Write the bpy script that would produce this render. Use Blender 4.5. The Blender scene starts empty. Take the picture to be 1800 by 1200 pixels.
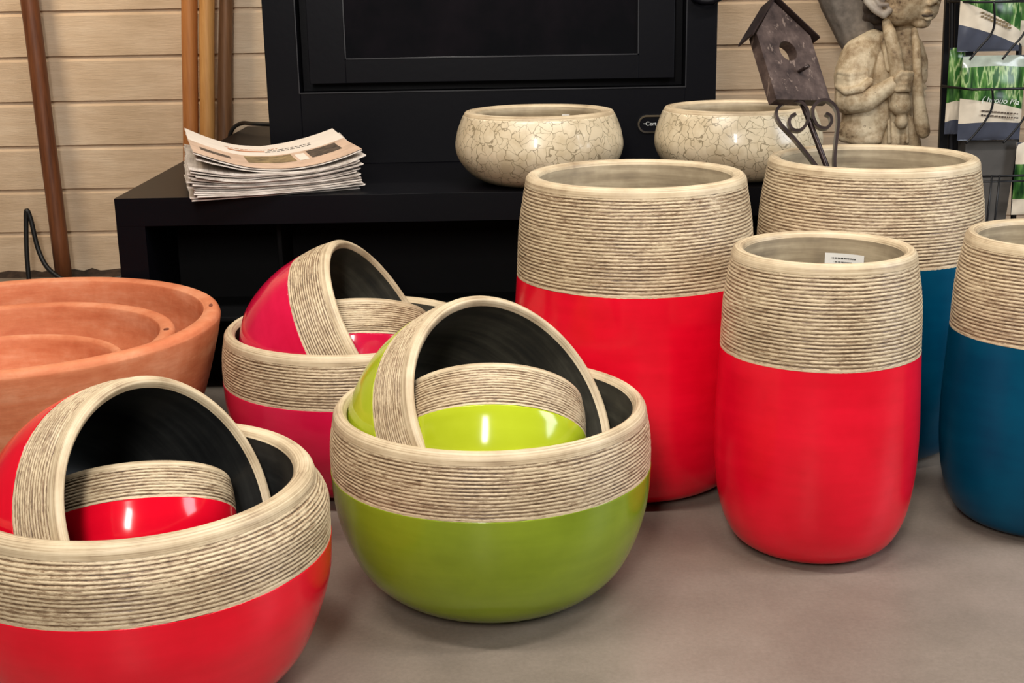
import bpy, bmesh, math, random
from mathutils import Vector, Matrix, noise
C = bpy.context.scene.collection
S = bpy.context.scene
PI = math.pi
# ------------------------------------------------------------------ camera
TH, RO = math.radians(15.2), math.radians(-1.0)
cam = bpy.data.cameras.new('camera'); cam.sensor_width = 36; cam.lens = 46.0
cam.clip_start = .05; cam.clip_end = 60
co = bpy.data.objects.new('camera', cam); C.objects.link(co); S.camera = co
_r, _u, _f = Vector((1, 0, 0)), Vector((0, math.sin(TH), math.cos(TH))), Vector((0, math.cos(TH), -math.sin(TH)))
_R = _r*math.cos(RO) + _u*math.sin(RO); _U = _u*math.cos(RO) - _r*math.sin(RO)
m = Matrix.Identity(4)
for i in range(3):
    m[i][0], m[i][1], m[i][2] = _R[i], _U[i], -_f[i]
m[0][3], m[1][3], m[2][3] = 0, 0, 1.0
co.matrix_world = m
# ------------------------------------------------------------------ light
S.view_settings.view_transform = 'Standard'; S.view_settings.look = 'None'
S.view_settings.exposure = -0.1; S.view_settings.gamma = 1; S.view_settings.use_curve_mapping = False
W = bpy.data.worlds.new('shop'); S.world = W; W.use_nodes = True
W.node_tree.nodes['Background'].inputs[0].default_value = (1.0, .95, .90, 1)
W.node_tree.nodes['Background'].inputs[1].default_value = .08

def area(name, loc, target, size, sy, power, col):
    l = bpy.data.lights.new(name, 'AREA'); l.shape = 'RECTANGLE'; l.size = size; l.size_y = sy
    l.energy = power; l.color = col
    o = bpy.data.objects.new(name, l); C.objects.link(o); o.location = loc
    o.rotation_euler = (Vector(target)-Vector(loc)).to_track_quat('-Z', 'Y').to_euler()
    return o
area('ceiling_light_tube', (-.7, 1.5, 2.5), (-.5, 2.4, 0), 1.1, .12, 35, (1, .94, .86))
area('ceiling_light_tube', (.9, 1.6, 2.5), (.7, 2.4, 0), 1.1, .12, 33, (1, .95, .89))
area('ceiling_light_tube', (0, 3.0, 2.5), (0, 2.8, 0), 1.1, .12, 13, (1, .92, .82))
area('wall_wash_light', (-1.9, 3.75, 2.2), (-1.3, 4.7, .6), .4, .2, 20, (1, .80, .56))
area('wall_wash_light', (.75, 3.9, 2.3), (.85, 4.7, .8), .3, .2, 9, (1, .86, .68))  # second one, added to brighten the wall right of the stove
area('window_daylight', (3.0, 1.6, 1.5), (.6, 2.6, .4), .9, 1.3, 48, (.86, .93, 1))
area('front_fill_light', (-.35, -.7, 1.95), (0, 2.2, .1), .3, 1.0, 66, (1, .95, .88))  # added fill behind the camera, brightens the low fronts and the floor

# ------------------------------------------------------------------ helpers
def lin(c):
    return tuple(((v/255)/12.92 if v/255 <= .04045 else ((v/255+.055)/1.055)**2.4) for v in c)

class NT:
    def __init__(s, name):
        s.m = bpy.data.materials.new(name); s.m.use_nodes = True; s.t = s.m.node_tree
        s.b = s.t.nodes['Principled BSDF']
    def n(s, typ, **k):
        x = s.t.nodes.new(typ)
        for a, v in k.items():
            setattr(x, a, v)
        return x
    def l(s, a, b): s.t.links.new(a, b)
    def coord(s, kind='Object', scale=(1, 1, 1)):
        tc = s.n('ShaderNodeTexCoord'); mp = s.n('ShaderNodeMapping'); mp.inputs['Scale'].default_value = scale
        s.l(tc.outputs[kind], mp.inputs['Vector']); return mp.outputs[0]
    def noise(s, vec, scale, detail=3, rough=.55):
        x = s.n('ShaderNodeTexNoise'); x.inputs['Scale'].default_value = scale
        x.inputs['Detail'].default_value = detail; x.inputs['Roughness'].default_value = rough
        s.l(vec, x.inputs['Vector']); return x.outputs['Fac']
    def math(s, op, a, b=None, clamp=False):
        x = s.n('ShaderNodeMath', operation=op); x.use_clamp = clamp
        for i, v in enumerate((a, b)):
            if v is None: continue
            if isinstance(v, (int, float)): x.inputs[i].default_value = v
            else: s.l(v, x.inputs[i])
        return x.outputs[0]
    def ramp(s, fac, stops):
        x = s.n('ShaderNodeValToRGB'); e = x.color_ramp.elements
        while len(e) < len(stops): e.new(.5)
        for i, (p, c) in enumerate(stops):
            e[i].position = p; e[i].color = (*c, 1)
        s.l(fac, x.inputs[0]); return x.outputs[0]
    def mix(s, fac, a, b):
        x = s.n('ShaderNodeMix', data_type='RGBA')
        for i, v in ((0, fac), (6, a), (7, b)):
            if isinstance(v, (int, float)): x.inputs[i].default_value = v
            elif isinstance(v, tuple): x.inputs[i].default_value = (*v, 1)
            else: s.l(v, x.inputs[i])
        return x.outputs[2]
    def bump(s, h, strength=.3, dist=.002):
        x = s.n('ShaderNodeBump'); x.inputs['Strength'].default_value = strength; x.inputs['Distance'].default_value = dist
        s.l(h, x.inputs['Height']); s.l(x.outputs[0], s.b.inputs['Normal'])
    def set(s, col=None, rough=.5, metal=0, spec=.5, coat=0, coatr=.05):
        if col is not None:
            if isinstance(col, tuple): s.b.inputs['Base Color'].default_value = (*col, 1)
            else: s.l(col, s.b.inputs['Base Color'])
        if isinstance(rough, (int, float)): s.b.inputs['Roughness'].default_value = rough
        else: s.l(rough, s.b.inputs['Roughness'])
        s.b.inputs['Metallic'].default_value = metal; s.b.inputs['Specular IOR Level'].default_value = spec
        s.b.inputs['Coat Weight'].default_value = coat; s.b.inputs['Coat Roughness'].default_value = coatr
        return s.m

def plain(name, col, rough=.5, metal=0, spec=.5, var=.12, scale=30):
    t = NT(name); v = t.coord('Object'); n = t.noise(v, scale)
    d = tuple(c*(1-var) for c in col); b = tuple(min(1, c*(1+var)) for c in col)
    return t.set(t.ramp(n, [(.3, d), (.7, b)]), rough, metal, spec)

def glaze(name, a, b, rough=.14, coat=.15, spec=.36):
    t = NT(name); v = t.coord('Object')
    n = t.noise(v, 7, 4, .6)
    st = t.noise(t.coord('Object', (2, 2, 14)), 3, 3)
    f = t.math('ADD', t.math('MULTIPLY', n, .7), t.math('MULTIPLY', st, .3))
    t.bump(t.noise(v, 9, 2), .15, .004)
    return t.set(t.ramp(f, [(.30, a), (.70, b)]), rough, 0, spec, coat, .06)

def ribbed(name, light, mid, dark):
    t = NT(name)
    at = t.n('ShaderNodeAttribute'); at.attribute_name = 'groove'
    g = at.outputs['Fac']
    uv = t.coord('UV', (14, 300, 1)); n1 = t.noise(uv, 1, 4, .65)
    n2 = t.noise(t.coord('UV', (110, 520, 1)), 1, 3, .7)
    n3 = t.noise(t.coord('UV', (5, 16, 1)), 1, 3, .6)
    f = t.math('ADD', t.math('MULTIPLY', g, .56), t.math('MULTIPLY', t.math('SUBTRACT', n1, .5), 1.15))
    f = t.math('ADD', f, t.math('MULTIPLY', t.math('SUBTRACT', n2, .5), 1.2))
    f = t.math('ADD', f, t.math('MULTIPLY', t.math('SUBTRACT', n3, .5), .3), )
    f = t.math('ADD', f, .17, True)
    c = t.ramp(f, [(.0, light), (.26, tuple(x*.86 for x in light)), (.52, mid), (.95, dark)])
    t.bump(n2, .5, .0015)
    return t.set(c, .42, 0, .45)

def streaky(name, a, b, c, rough=.5, us=4, vs=260, bump=.15):
    t = NT(name)
    n1 = t.noise(t.coord('UV', (us, vs, 1)), 1, 4, .6)
    n2 = t.noise(t.coord('Object'), 14, 4, .6)
    f = t.math('ADD', t.math('MULTIPLY', n1, .6), t.math('MULTIPLY', n2, .4))
    t.bump(n1, bump, .001)
    return t.set(t.ramp(f, [(.34, c), (.48, b), (.6, a)]), rough, 0, .4)

M = {}
M['red'] = glaze('red_glaze', lin((214, 4, 32)), lin((240, 14, 44)))
M['red_tall'] = glaze('red_glaze_tall', lin((214, 4, 32)), lin((242, 14, 46)), .22, .05)
M['red_pink_lit'] = glaze('red_glaze_pink_lit', lin((196, 14, 55)), lin((224, 28, 74)))  # red glaze with the pinkish light and reflection put into its colour
M['green'] = glaze('lime_green_glaze', lin((118, 138, 26)), lin((142, 162, 40)))
M['green_light'] = glaze('bright_lime_glaze', lin((168, 182, 30)), lin((186, 200, 48)))
M['blue'] = glaze('teal_blue_glaze', lin((0, 58, 88)), lin((0, 78, 108)), .3, .0, .14)
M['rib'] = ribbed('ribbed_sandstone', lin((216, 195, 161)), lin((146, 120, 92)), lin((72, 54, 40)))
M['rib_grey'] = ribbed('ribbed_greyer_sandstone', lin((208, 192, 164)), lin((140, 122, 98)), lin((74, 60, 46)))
M['rim'] = streaky('cream_rim', lin((220, 202, 170)), lin((196, 175, 143)), lin((140, 118, 92)), .45, 3, 420)
M['inner'] = streaky('beige_inner', lin((186, 170, 142)), lin((160, 144, 118)), lin((126, 112, 92)), .55, 3, 60)
M['dark_inner'] = streaky('dark_inner', lin((84, 82, 72)), lin((66, 64, 57)), lin((50, 50, 47)), .32, 3, 50, .05)
M['black_inner'] = streaky('black_inner', lin((50, 51, 50)), lin((38, 39, 39)), lin((28, 29, 30)), .28, 3, 50, .05)

def tag(o, label=None, cat=None, group=None, kind=None):
    for k, v in (('label', label), ('category', cat), ('group', group), ('kind', kind)):
        if v: o[k] = v
    return o
def empty(name, loc=(0, 0, 0), rot=None):
    o = bpy.data.objects.new(name, None); C.objects.link(o); o.location = loc; o.empty_display_size = .05
    if rot is not None: o.rotation_mode = 'QUATERNION'; o.rotation_quaternion = rot
    return o
def mesh(name, vs, fs, mat, parent=None, smooth=True, angle=None):
    me = bpy.data.meshes.new(name); me.from_pydata([tuple(v) for v in vs], [], fs); me.update()
    if smooth:
        me.polygons.foreach_set('use_smooth', [True]*len(me.polygons))
    o = bpy.data.objects.new(name, me); C.objects.link(o)
    if mat: me.materials.append(mat)
    if parent: o.parent = parent
    return o
def bmobj(name, bm, mat, parent=None, smooth=False):
    bmesh.ops.recalc_face_normals(bm, faces=bm.faces)
    me = bpy.data.meshes.new(name); bm.to_mesh(me); bm.free()
    if smooth: me.polygons.foreach_set('use_smooth', [True]*len(me.polygons))
    o = bpy.data.objects.new(name, me); C.objects.link(o)
    if mat: me.materials.append(mat)
    if parent: o.parent = parent
    return o
def addbox(bm, x0, x1, y0, y1, z0, z1, bev=0):
    r = bmesh.ops.create_cube(bm, size=1)
    for v in r['verts']:
        v.co = Vector((x0+(v.co.x+.5)*(x1-x0), y0+(v.co.y+.5)*(y1-y0), z0+(v.co.z+.5)*(z1-z0)))
    if bev:
        es = list({e for v in r['verts'] for e in v.link_edges})
        bmesh.ops.bevel(bm, geom=es, offset=bev, segments=2, affect='EDGES', profile=.5)
def box(name, x0, x1, y0, y1, z0, z1, mat, parent=None, bev=.003):
    bm = bmesh.new(); addbox(bm, x0, x1, y0, y1, z0, z1, bev); return bmobj(name, bm, mat, parent)
def tube_data(pts, rad, seg=10, cap=True):
    """pts: Vectors, rad: float or list"""
    pts = [Vector(p) for p in pts]; n = len(pts)
    R = rad if isinstance(rad, (list, tuple)) else [rad]*n
    vs, fs = [], []; up = None
    for i, p in enumerate(pts):
        d = (pts[min(i+1, n-1)]-pts[max(i-1, 0)]).normalized()
        if up is None:
            up = d.orthogonal().normalized()
        up = (up - d*up.dot(d)).normalized(); s = d.cross(up)
        for k in range(seg):
            a = 2*PI*k/seg; vs.append(p+(up*math.cos(a)+s*math.sin(a))*R[i])
    for i in range(n-1):
        for k in range(seg):
            a, b = i*seg+k, i*seg+(k+1) % seg
            fs.append((a, b, b+seg, a+seg))
    if cap:
        fs.append(tuple(range(seg))[::-1]); fs.append(tuple(range((n-1)*seg, n*seg)))
    return vs, fs
def tube(name, pts, rad, mat, parent=None, seg=10):
    vs, fs = tube_data(pts, rad, seg); return mesh(name, vs, fs, mat, parent)
def catmull(pts, k=8):
    pts = [Vector(p) for p in pts]; P = [pts[0]*2-pts[1]]+pts+[pts[-1]*2-pts[-2]]; out = []
    for i in range(1, len(P)-2):
        for j in range(k):
            t = j/k; a, b, c, d = P[i-1], P[i], P[i+1], P[i+2]
            out.append(.5*((2*b)+(c-a)*t+(2*a-5*b+4*c-d)*t*t+(3*b-a-3*c+d)*t**3))
    out.append(pts[-1]); return out
def resample(prof, step):
    out = [prof[0]]
    for (r0, z0), (r1, z1) in zip(prof[:-1], prof[1:]):
        n = max(1, int(math.hypot(r1-r0, z1-z0)/step))
        for j in range(1, n+1):
            out.append((r0+(r1-r0)*j/n, z0+(z1-z0)*j/n))
    return out
def smoothprof(prof, k=6):
    return [(v.x, v.y) for v in catmull([Vector((a, b, 0)) for a, b in prof], k)]

def lathe(name, prof, mat, parent=None, seg=160, wob=0, seed=0, groove=None, R=None):
    """profile of (radius, height); groove: per ring depth 0..1"""
    vs, uvr, gr = [], [], []
    Rm = R or max(p[0] for p in prof); L = 0; n = len(prof); cs = [(math.cos(2*PI*k/seg), math.sin(2*PI*k/seg)) for k in range(seg)]
    for i, (r, z) in enumerate(prof):
        if i: L += math.hypot(r-prof[i-1][0], z-prof[i-1][1])
        uvr.append(L); g = groove[i] if groove else 0
        for k in range(seg):
            c, s = cs[k]; rr, zz = r, z; gg = g
            if groove:
                nz = noise.noise(Vector((c*Rm*60+seed, s*Rm*60, z*260)))
                nw = noise.noise(Vector((c*Rm*11+seed, s*Rm*11, z*45)))
                gg = max(0, min(1, g*(1+nw*.6)+nz*.45))
                rr = r-.0017*gg; zz = z+.0011*nw
            elif wob:
                rr = r*(1+wob*noise.noise(Vector((c*1.3+seed, s*1.3, z*6))))
            vs.append((rr*c, rr*s, zz)); gr.append(gg)
    fs = []
    for i in range(n-1):
        for k in range(seg):
            a, b = i*seg+k, i*seg+(k+1) % seg
            fs.append((a, b, b+seg, a+seg))
    if name in ('glazed_body', 'bowl_body'):
        fs.append(tuple(range(seg))[::-1])
    o = mesh(name, vs, fs, mat, parent); me = o.data
    uv = me.uv_layers.new(name='UVMap'); data = []
    for p in me.polygons:
        vi = p.vertices
        if len(vi) != 4:
            data += [0, 0]*len(vi); continue
        k = vi[0] % seg; i = vi[0]//seg
        u0, u1 = k/seg*2*PI*Rm, (k+1)/seg*2*PI*Rm
        data += [u0, uvr[i], u1, uvr[i], u1, uvr[i+1], u0, uvr[i+1]]
    uv.data.foreach_set('uv', data)
    if groove:
        a = me.attributes.new('groove', 'FLOAT', 'POINT'); a.data.foreach_set('value', gr)
    return o

def rib_profile(prof, pitch):
    """walks up the polyline prof and puts one rib per pitch"""
    seglen = [math.hypot(b[0]-a[0], b[1]-a[1]) for a, b in zip(prof[:-1], prof[1:])]
    T = sum(seglen); nr = max(1, round(T/pitch)); ph = [(0, .9), (.16, .75), (.34, .1), (.62, 0), (.84, .35)]
    out, g = [], []
    def at(d):
        for (a, b), l in zip(zip(prof[:-1], prof[1:]), seglen):
            if d <= l+1e-9: return (a[0]+(b[0]-a[0])*d/l, a[1]+(b[1]-a[1])*d/l)
            d -= l
        return prof[-1]
    for i in range(nr):
        for p, gg in ph:
            out.append(at((i+p)/nr*T)); g.append(gg)
    g[0] = 0; g[1] = 0
    out.append(prof[-1]); g.append(.2)
    return out, g

def pot(name, body, band, rim, inner, mats, label, cat, loc, rot=None, group=None, seg=260, pitch=.0060, seed=0, s=1.0, turn=0, origin_rim=False):
    sc = lambda P: [(r*s, z*s-(origin_rim and rim_z or 0)) for r, z in P]
    rim_z = max(z for _, z in rim)*s
    t = empty(name, loc, rot); tag(t, label, cat, group)
    lathe('glazed_body', resample(smoothprof(sc(body)), .02), mats[0], t, seg=128)
    pr, g = rib_profile(smoothprof(sc(band)), pitch)
    lathe('ribbed_band', pr, mats[1], t, seg=seg, groove=g, seed=seed)
    lathe('rim', smoothprof(sc(rim), 5), mats[2], t, seg=128)
    lathe('inner_wall', resample(smoothprof(sc(inner)), .02), mats[3], t, seg=128)
    return t
def axisrot(az, el):
    az, el = math.radians(az), math.radians(el)
    n = Vector((math.sin(az)*math.cos(el), -math.cos(az)*math.cos(el), math.sin(el)))
    return Vector((0, 0, 1)).rotation_difference(n)

# ------------------------------------------------------------------ setting: floor, wall
t = NT('concrete_floor'); v = t.coord('Object')
n1 = t.noise(v, 1.6, 5, .6); n2 = t.noise(v, 130, 4, .75); n3 = t.noise(v, 6, 4, .6)
f = t.math('ADD', t.math('MULTIPLY', n1, .55), t.math('MULTIPLY', n3, .2)); f = t.math('ADD', f, t.math('MULTIPLY', n2, .25))
spot = t.math('GREATER_THAN', t.noise(t.coord('Object'), 9, 2), .765)
col = t.ramp(f, [(.38, lin((112, 102, 92))), (.5, lin((128, 117, 106))), (.62, lin((144, 131, 120)))])
col = t.mix(t.math('MULTIPLY', spot, .5), col, lin((70, 60, 54)))
t.bump(n2, .12, .001)
M['floor'] = t.set(col, t.math('ADD', t.math('MULTIPLY', n3, .2), .32), 0, .4)
fl = mesh('floor', [(-4, -5, 0), (4, -5, 0), (4, 4.8, 0), (-4, 4.8, 0)], [(0, 1, 2, 3)], M['floor'], None, False); tag(fl, kind='structure')

t = NT('painted_clapboard'); v = t.coord('Object', (1, 1, 6))
n1 = t.noise(v, 5, 5, .6); n2 = t.noise(t.coord('Object', (2, 1, 22)), 9, 5, .7); n3 = t.noise(t.coord('Object'), 2.2, 4, .6)
f = t.math('ADD', t.math('MULTIPLY', n1, .4), t.math('MULTIPLY', n3, .6))
col = t.ramp(f, [(.36, lin((202, 176, 146))), (.5, lin((218, 193, 164))), (.64, lin((230, 208, 181)))])
t.bump(n2, .55, .004)
M['wall'] = t.set(col, .6, 0, .3)
YW = 4.72; vs = []; prof = [(0, -.02)]; z = .160-.156
while z < 2.6:
    # groove: board above ends (dark lip), recess, chamfer of the board below catches the light
    prof += [(0, z-.0160), (.010, z-.0040), (.014, z+.003), (0, z+.0035)]; z += .156
prof.append((0, 2.6))
nx = 2
for (dy, z) in prof:
    for x in (-4, 4): vs.append((x, YW+dy, z))
w = mesh('wall_back', vs, [(2*i, 2*i+1, 2*i+3, 2*i+2) for i in range(len(prof)-1)], M['wall'], None, False); tag(w, kind='structure')
M['rubble'] = plain('crumbled_base_edge', lin((58, 44, 34)), .9, var=.5, scale=40)
random.seed(3)
vs, fs = [], []; N = 260
for i in range(N+1):
    x = -4+i*8/N*1; h = .012+.026*max(0, noise.noise(Vector((x*9, 0, 3))))+.012*random.random()
    vs += [(x, YW-.03-.01*random.random(), 0), (x, YW-.004, h), (x, YW-.001, h)]
for i in range(N):
    for j in range(2):
        a = i*3+j; fs.append((a, a+3, a+4, a+1))
o = mesh('baseboard_back', vs, fs, M['rubble'], None, False); tag(o, kind='structure')

# ------------------------------------------------------------------ fireplace plinth and stove
t = NT('black_steel'); n = t.noise(t.coord('Object'), 55, 3, .6)
t.bump(n, .25, .0008)
M['steel'] = t.set(lin((7, 7, 12)), .4, 0, .12)
M['steel_dark'] = plain('black_matte_lining', lin((8, 8, 10)), .8, spec=.2)
M['edge'] = plain('pale_edge', lin((36, 36, 40)), .35, 0, .5)  # stove lip and glass trim, paler than the steel
PZ = .533; PX0, PX1, PY0, PY1 = -.93, .86, 3.06, 4.70
pl = empty('fireplace_plinth', (0, 3.06, 0)); tag(pl, 'wide low black steel plinth with an open front, under the stove and newspapers', 'plinth')
def pbox(name, x0, x1, y0, y1, z0, z1, mat, par, bev=.003):
    return box(name, x0, x1, y0-3.06, y1-3.06, z0, z1, mat, par, bev)
pbox('top_slab', PX0, PX1, PY0, PY1, .466, PZ, M['steel'], pl, .0008)
pbox('side_panel', PX0, PX0+.067, PY0, PY1, 0, .466, M['steel'], pl, 0)
pbox('side_panel', PX1-.067, PX1, PY0, PY1, 0, .466, M['steel'], pl, 0)
pbox('back_panel', PX0+.067, PX1-.067, PY0+.28, PY0+.30, 0, .466, M['steel_dark'], pl)
pbox('divider', -.575, -.563, PY0+.12, PY0+.28, 0, .466, M['steel_dark'], pl)
pbox('inner_shelf', PX0+.067, PX1-.067, PY0+.06, PY0+.28, .215, .228, M['steel_dark'], pl)

HY = 3.62; HX0, HX1 = -.655, .568; HT = 1.55
st = empty('stove', (0, HY, PZ)); tag(st, 'large black glass-fronted wood stove standing on the steel plinth', 'stove')
def hb(name, x0, x1, y0, y1, z0, z1, mat, par=st, bev=.003):
    return box(name, x0, x1, y0-HY, y1-HY, z0-PZ, z1-PZ, mat, par, bev)
bm = bmesh.new()
for a in ((HX0, -.565, HY, HY+.55, PZ, HT), (.483, HX1, HY, HY+.55, PZ, HT), (-.565, .483, HY, HY+.55, PZ, .727), (-.565, .483, HY, HY+.55, 1.42, HT), (-.565, .483, HY+.06, HY+.55, .727, 1.42)):
    addbox(bm, a[0], a[1], a[2]-HY, a[3]-HY, a[4]-PZ, a[5]-PZ, .0015)
bmobj('stove_body', bm, M['steel'], st)
# thin lip round the recess, a paler grey than the steel
bm = bmesh.new()
for a in ((-.568, .486, .7255, .7285), (-.568, -.5655, .7285, 1.42), (.4835, .486, .7285, 1.42)):
    addbox(bm, a[0], a[1], -.003, .004, a[2]-PZ, a[3]-PZ, 0)
bmobj('recess_lip', bm, M['edge'], st)
door = hb('stove_door', -.536, .452, HY+.012, HY+.055, .752, 1.40, M['steel'])
bm = bmesh.new()
# stepped door frame round the glass
gx0, gx1, gz0, gz1 = -.438, .356, .815, 1.34
for a in ((-.536, gx0, .752, 1.40), (gx1, .452, .752, 1.40), (gx0, gx1, .752, gz0), (gx0, gx1, gz1, 1.40)):
    addbox(bm, a[0], a[1], -.006, .014, a[2]-PZ, a[3]-PZ, .0012)
fr = bmobj('door_frame', bm, M['steel'], door)
bm = bmesh.new()
for a in ((gx0, gx1, gz0, gz0+.003), (gx0, gx0+.003, gz0, gz1), (gx1-.003, gx1, gz0, gz1)):
    addbox(bm, a[0], a[1], -.0075, -.002, a[2]-PZ, a[3]-PZ, 0)
bmobj('glass_trim', bm, M['edge'], door)
t = NT('smoked_glass'); n = t.noise(t.coord('Object', (1, 1, 1)), 5, 4, .6)
M['glass'] = t.set(t.ramp(n, [(.4, lin((9, 9, 12))), (.7, lin((20, 16, 20)))]), .07, 0, .5)
box('door_glass', gx0, gx1, -.001, .013, gz0-PZ, gz1-PZ, M['glass'], door, 0)
M['chrome'] = plain('chrome', (.75, .75, .75), .15, 1, var=.03)
# oval name badge: a stadium ring with a black field
def stadium(cx, cz, hw, hh, n=12):
    P = []
    for k in range(n+1):
        a = -PI/2+PI*k/n; P.append((cx+hw-hh+hh*math.cos(a), cz+hh*math.sin(a)))
    for k in range(n+1):
        a = PI/2+PI*k/n; P.append((cx-hw+hh+hh*math.cos(a), cz+hh*math.sin(a)))
    return P
bz = .628-PZ
outer, inner_ = stadium(.427, bz, .072, .0245), stadium(.427, bz, .0675, .0195)
vs = [(x, -.006, z) for x, z in outer]+[(x, -.006, z) for x, z in inner_]+[(x, .001, z) for x, z in outer]+[(x, .001, z) for x, z in inner_]
n = len(outer); fs = []
for i in range(n):
    j = (i+1) % n
    fs += [(i, j, n+j, n+i), (i, 2*n+i, 2*n+j, j), (n+i, n+j, 3*n+j, 3*n+i)]
badge = mesh('name_badge', vs, fs, M['chrome'], st, False)
mesh('badge_field', [(x, -.003, z) for x, z in inner_], [tuple(range(n))], M['steel'], badge, False)
def text(name, body, loc, rot, size, mat, parent, shear=0):
    cu = bpy.data.curves.new(name, 'FONT'); cu.body = body; cu.size = size; cu.extrude = .0003; cu.shear = shear
    cu.materials.append(mat); tmp = bpy.data.objects.new(name, cu); C.objects.link(tmp)
    bpy.context.view_layer.update()
    me = bpy.data.meshes.new_from_object(tmp.evaluated_get(bpy.context.evaluated_depsgraph_get()))
    bpy.data.objects.remove(tmp)
    o = bpy.data.objects.new(name, me); C.objects.link(o); o.location = loc; o.rotation_euler = rot
    o.parent = parent; return o
M['silver'] = plain('silver_lettering', (.7, .7, .68), .4, .3)
text('lettering', 'Cert', (.3765, -.0045, bz-.004), (PI/2, 0, 0), .0155, M['silver'], badge)
box('letter_dash', .3705, .3770, -.005, -.003, bz+.0005, bz+.0020, M['silver'], badge, 0)
# round coiled door handle at the upper right
hd = []
for k in range(60):
    a = k/60*2*PI*4; hd.append((.535+.030*math.cos(a), -.035-.012*math.sin(a), .985-PZ-.05+k*.0006+.012*math.sin(a)*.5+.0))
tube('door_handle', [(.500, -.004, .958-PZ), (.505, -.03, .955-PZ), (.520, -.04, .951-PZ), (.545, -.044, .952-PZ), (.566, -.040, .962-PZ), (.575, -.035, .985-PZ), (.575, -.03, 1.03-PZ)], [.006, .008, .010, .011, .011, .010, .009], M['steel'], st, 14)

# ------------------------------------------------------------------ pots
def big_bowl_profiles(rlip=.262, rin=.238, belly=.269, zb=.228):
    body = [(.10, 0), (.145, .003), (.186, .020), (.225, .058), (.2505, .112), (belly-.004, .17), (belly, zb-.007), (belly-.0005, zb-.001)]
    band = [(belly-.0005, zb-.001), (belly, .255), (belly-.002, .285), (rlip, .314)]
    rim = [(rlip, .314), (rlip-.002, .324), (rlip-.008, .331), (rlip-.013, .333), (rin+.006, .331), (rin, .322)]
    inner = [(rin, .322), (rin, .28), (rin-.003, .2), (.230, .12), (.198, .06), (.14, .032), (0.0005, .027)]
    return body, band, rim, inner
BB = big_bowl_profiles()
RB = ['rim']
mg = (M['green'], M['rib'], M['rim'], M['dark_inner'])
pot('bowl_planter', *BB, mg, 'large lime green bowl planter with ribbed sand-coloured band, in the middle of the floor', 'planter', (-.039, 2.084, 0), seed=1)
mr = (M['red_pink_lit'], M['rib'], M['rim'], M['dark_inner'])
pot('bowl_planter', *BB, mr, 'large red bowl planter between the terracotta bowls and the tall red pots', 'planter', (-.331, 2.627, 0), seed=2)
BL = big_bowl_profiles(.254, .222, .272)
pot('bowl_planter', *BL, (M['red'], M['rib'], M['rim'], M['black_inner']), 'large bright red bowl planter in the lower left corner, nearest the camera', 'planter', (-.542, 1.764, 0), seed=3)
# medium bowls lying on their sides inside
pot('bowl_planter', *BB, (M['green_light'], M['rib'], M['rim'], M['dark_inner']), 'medium lime green bowl tipped on its side inside the large green bowl', 'planter', (.006, 2.032, .323), axisrot(47.6, 32), seed=4, s=.83, pitch=.005, origin_rim=True)
pot('bowl_planter', *BB, (M['red_pink_lit'], M['rib'], M['rim'], M['dark_inner']), 'medium red bowl tipped on its side inside the large red bowl at the back', 'planter', (-.253, 2.612, .315), axisrot(80.8, 29), seed=5, s=.84, pitch=.005, origin_rim=True)
pot('bowl_planter', *BB, (M['red'], M['rib'], M['rim'], M['black_inner']), 'medium bright red bowl tipped on its side inside the lower left bowl', 'planter', (-.477, 1.722, .290), axisrot(63.5, 22.8), seed=6, s=.78, pitch=.005, origin_rim=True)
# small bowls
BS = big_bowl_profiles(zb=.204)
pot('bowl_planter', *BS, (M['green_light'], M['rib'], M['rim'], M['dark_inner']), 'small lime green bowl tipped backwards inside the tipped medium green bowl', 'planter', (-.036, 2.040, .347), axisrot(179.5, 48.5), seed=7, s=.57, pitch=.0046, origin_rim=True)
pot('bowl_planter', *BS, (M['red_pink_lit'], M['rib'], M['rim'], M['dark_inner']), 'small red bowl tipped backwards inside the tipped medium red bowl at the back', 'planter', (-.326, 2.666, .334), axisrot(185.3, 60.7), seed=8, s=.58, pitch=.0046, origin_rim=True)
pot('bowl_planter', *BB, (M['red'], M['rib'], M['rim'], M['black_inner']), 'small bright red bowl tipped backwards inside the tipped medium bowl at lower left', 'planter', (-.567, 1.838, .285), axisrot(194.5, 54), seed=9, s=.53, pitch=.0046, origin_rim=True)
# tall pots
def tall(h, zb, r_rim, r_in, r_band, r_max, r_foot):
    body = [(r_foot*.8, 0), (r_foot, .004), (r_foot+(r_max-r_foot)*.45, .024), (r_foot+(r_max-r_foot)*.78, .07), (r_max*.985, .14), (r_max, .22), (r_band+(r_max-r_band)*.55, (.22+zb)/2), (r_band, zb)]
    band = [(r_band, zb), ((r_band+r_rim)/2+.004, (zb+h)/2), (r_rim+.001, h-.018)]
    t_ = r_rim-r_in
    rim = [(r_rim+.001, h-.018), (r_rim-.001, h-.008), (r_rim-t_*.25, h-.001), (r_rim-t_*.55, h), (r_in+.003, h-.003), (r_in, h-.010)]
    inner = [(r_in, h-.010), (r_in+.002, h-.05), (r_band-.025, zb), (r_max-.025, .2), (r_max*.8, .06), (.0005, .03)]
    return body, band, rim, inner
TB = tall(.638, .437, .219, .191, .239, .252, .17)
TS = tall(.552, .373, .159, .1365, .175, .181, .118)
mt = (M['red_tall'], M['rib'], M['rim'], M['inner'])
mb = (M['blue'], M['rib'], M['rim'], M['inner'])
pot('tall_planter', *TB, mt, 'tallest red planter, the wide one behind the green bowls, in front of the stove', 'planter', (.251, 2.597, 0), seed=11, seg=320, pitch=.0066)
pot('tall_planter', *TB, mb, 'large tall teal blue planter with a rusty birdhouse stake standing in it', 'planter', (.775, 2.790, 0), seed=12, seg=320, pitch=.0066)
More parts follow.
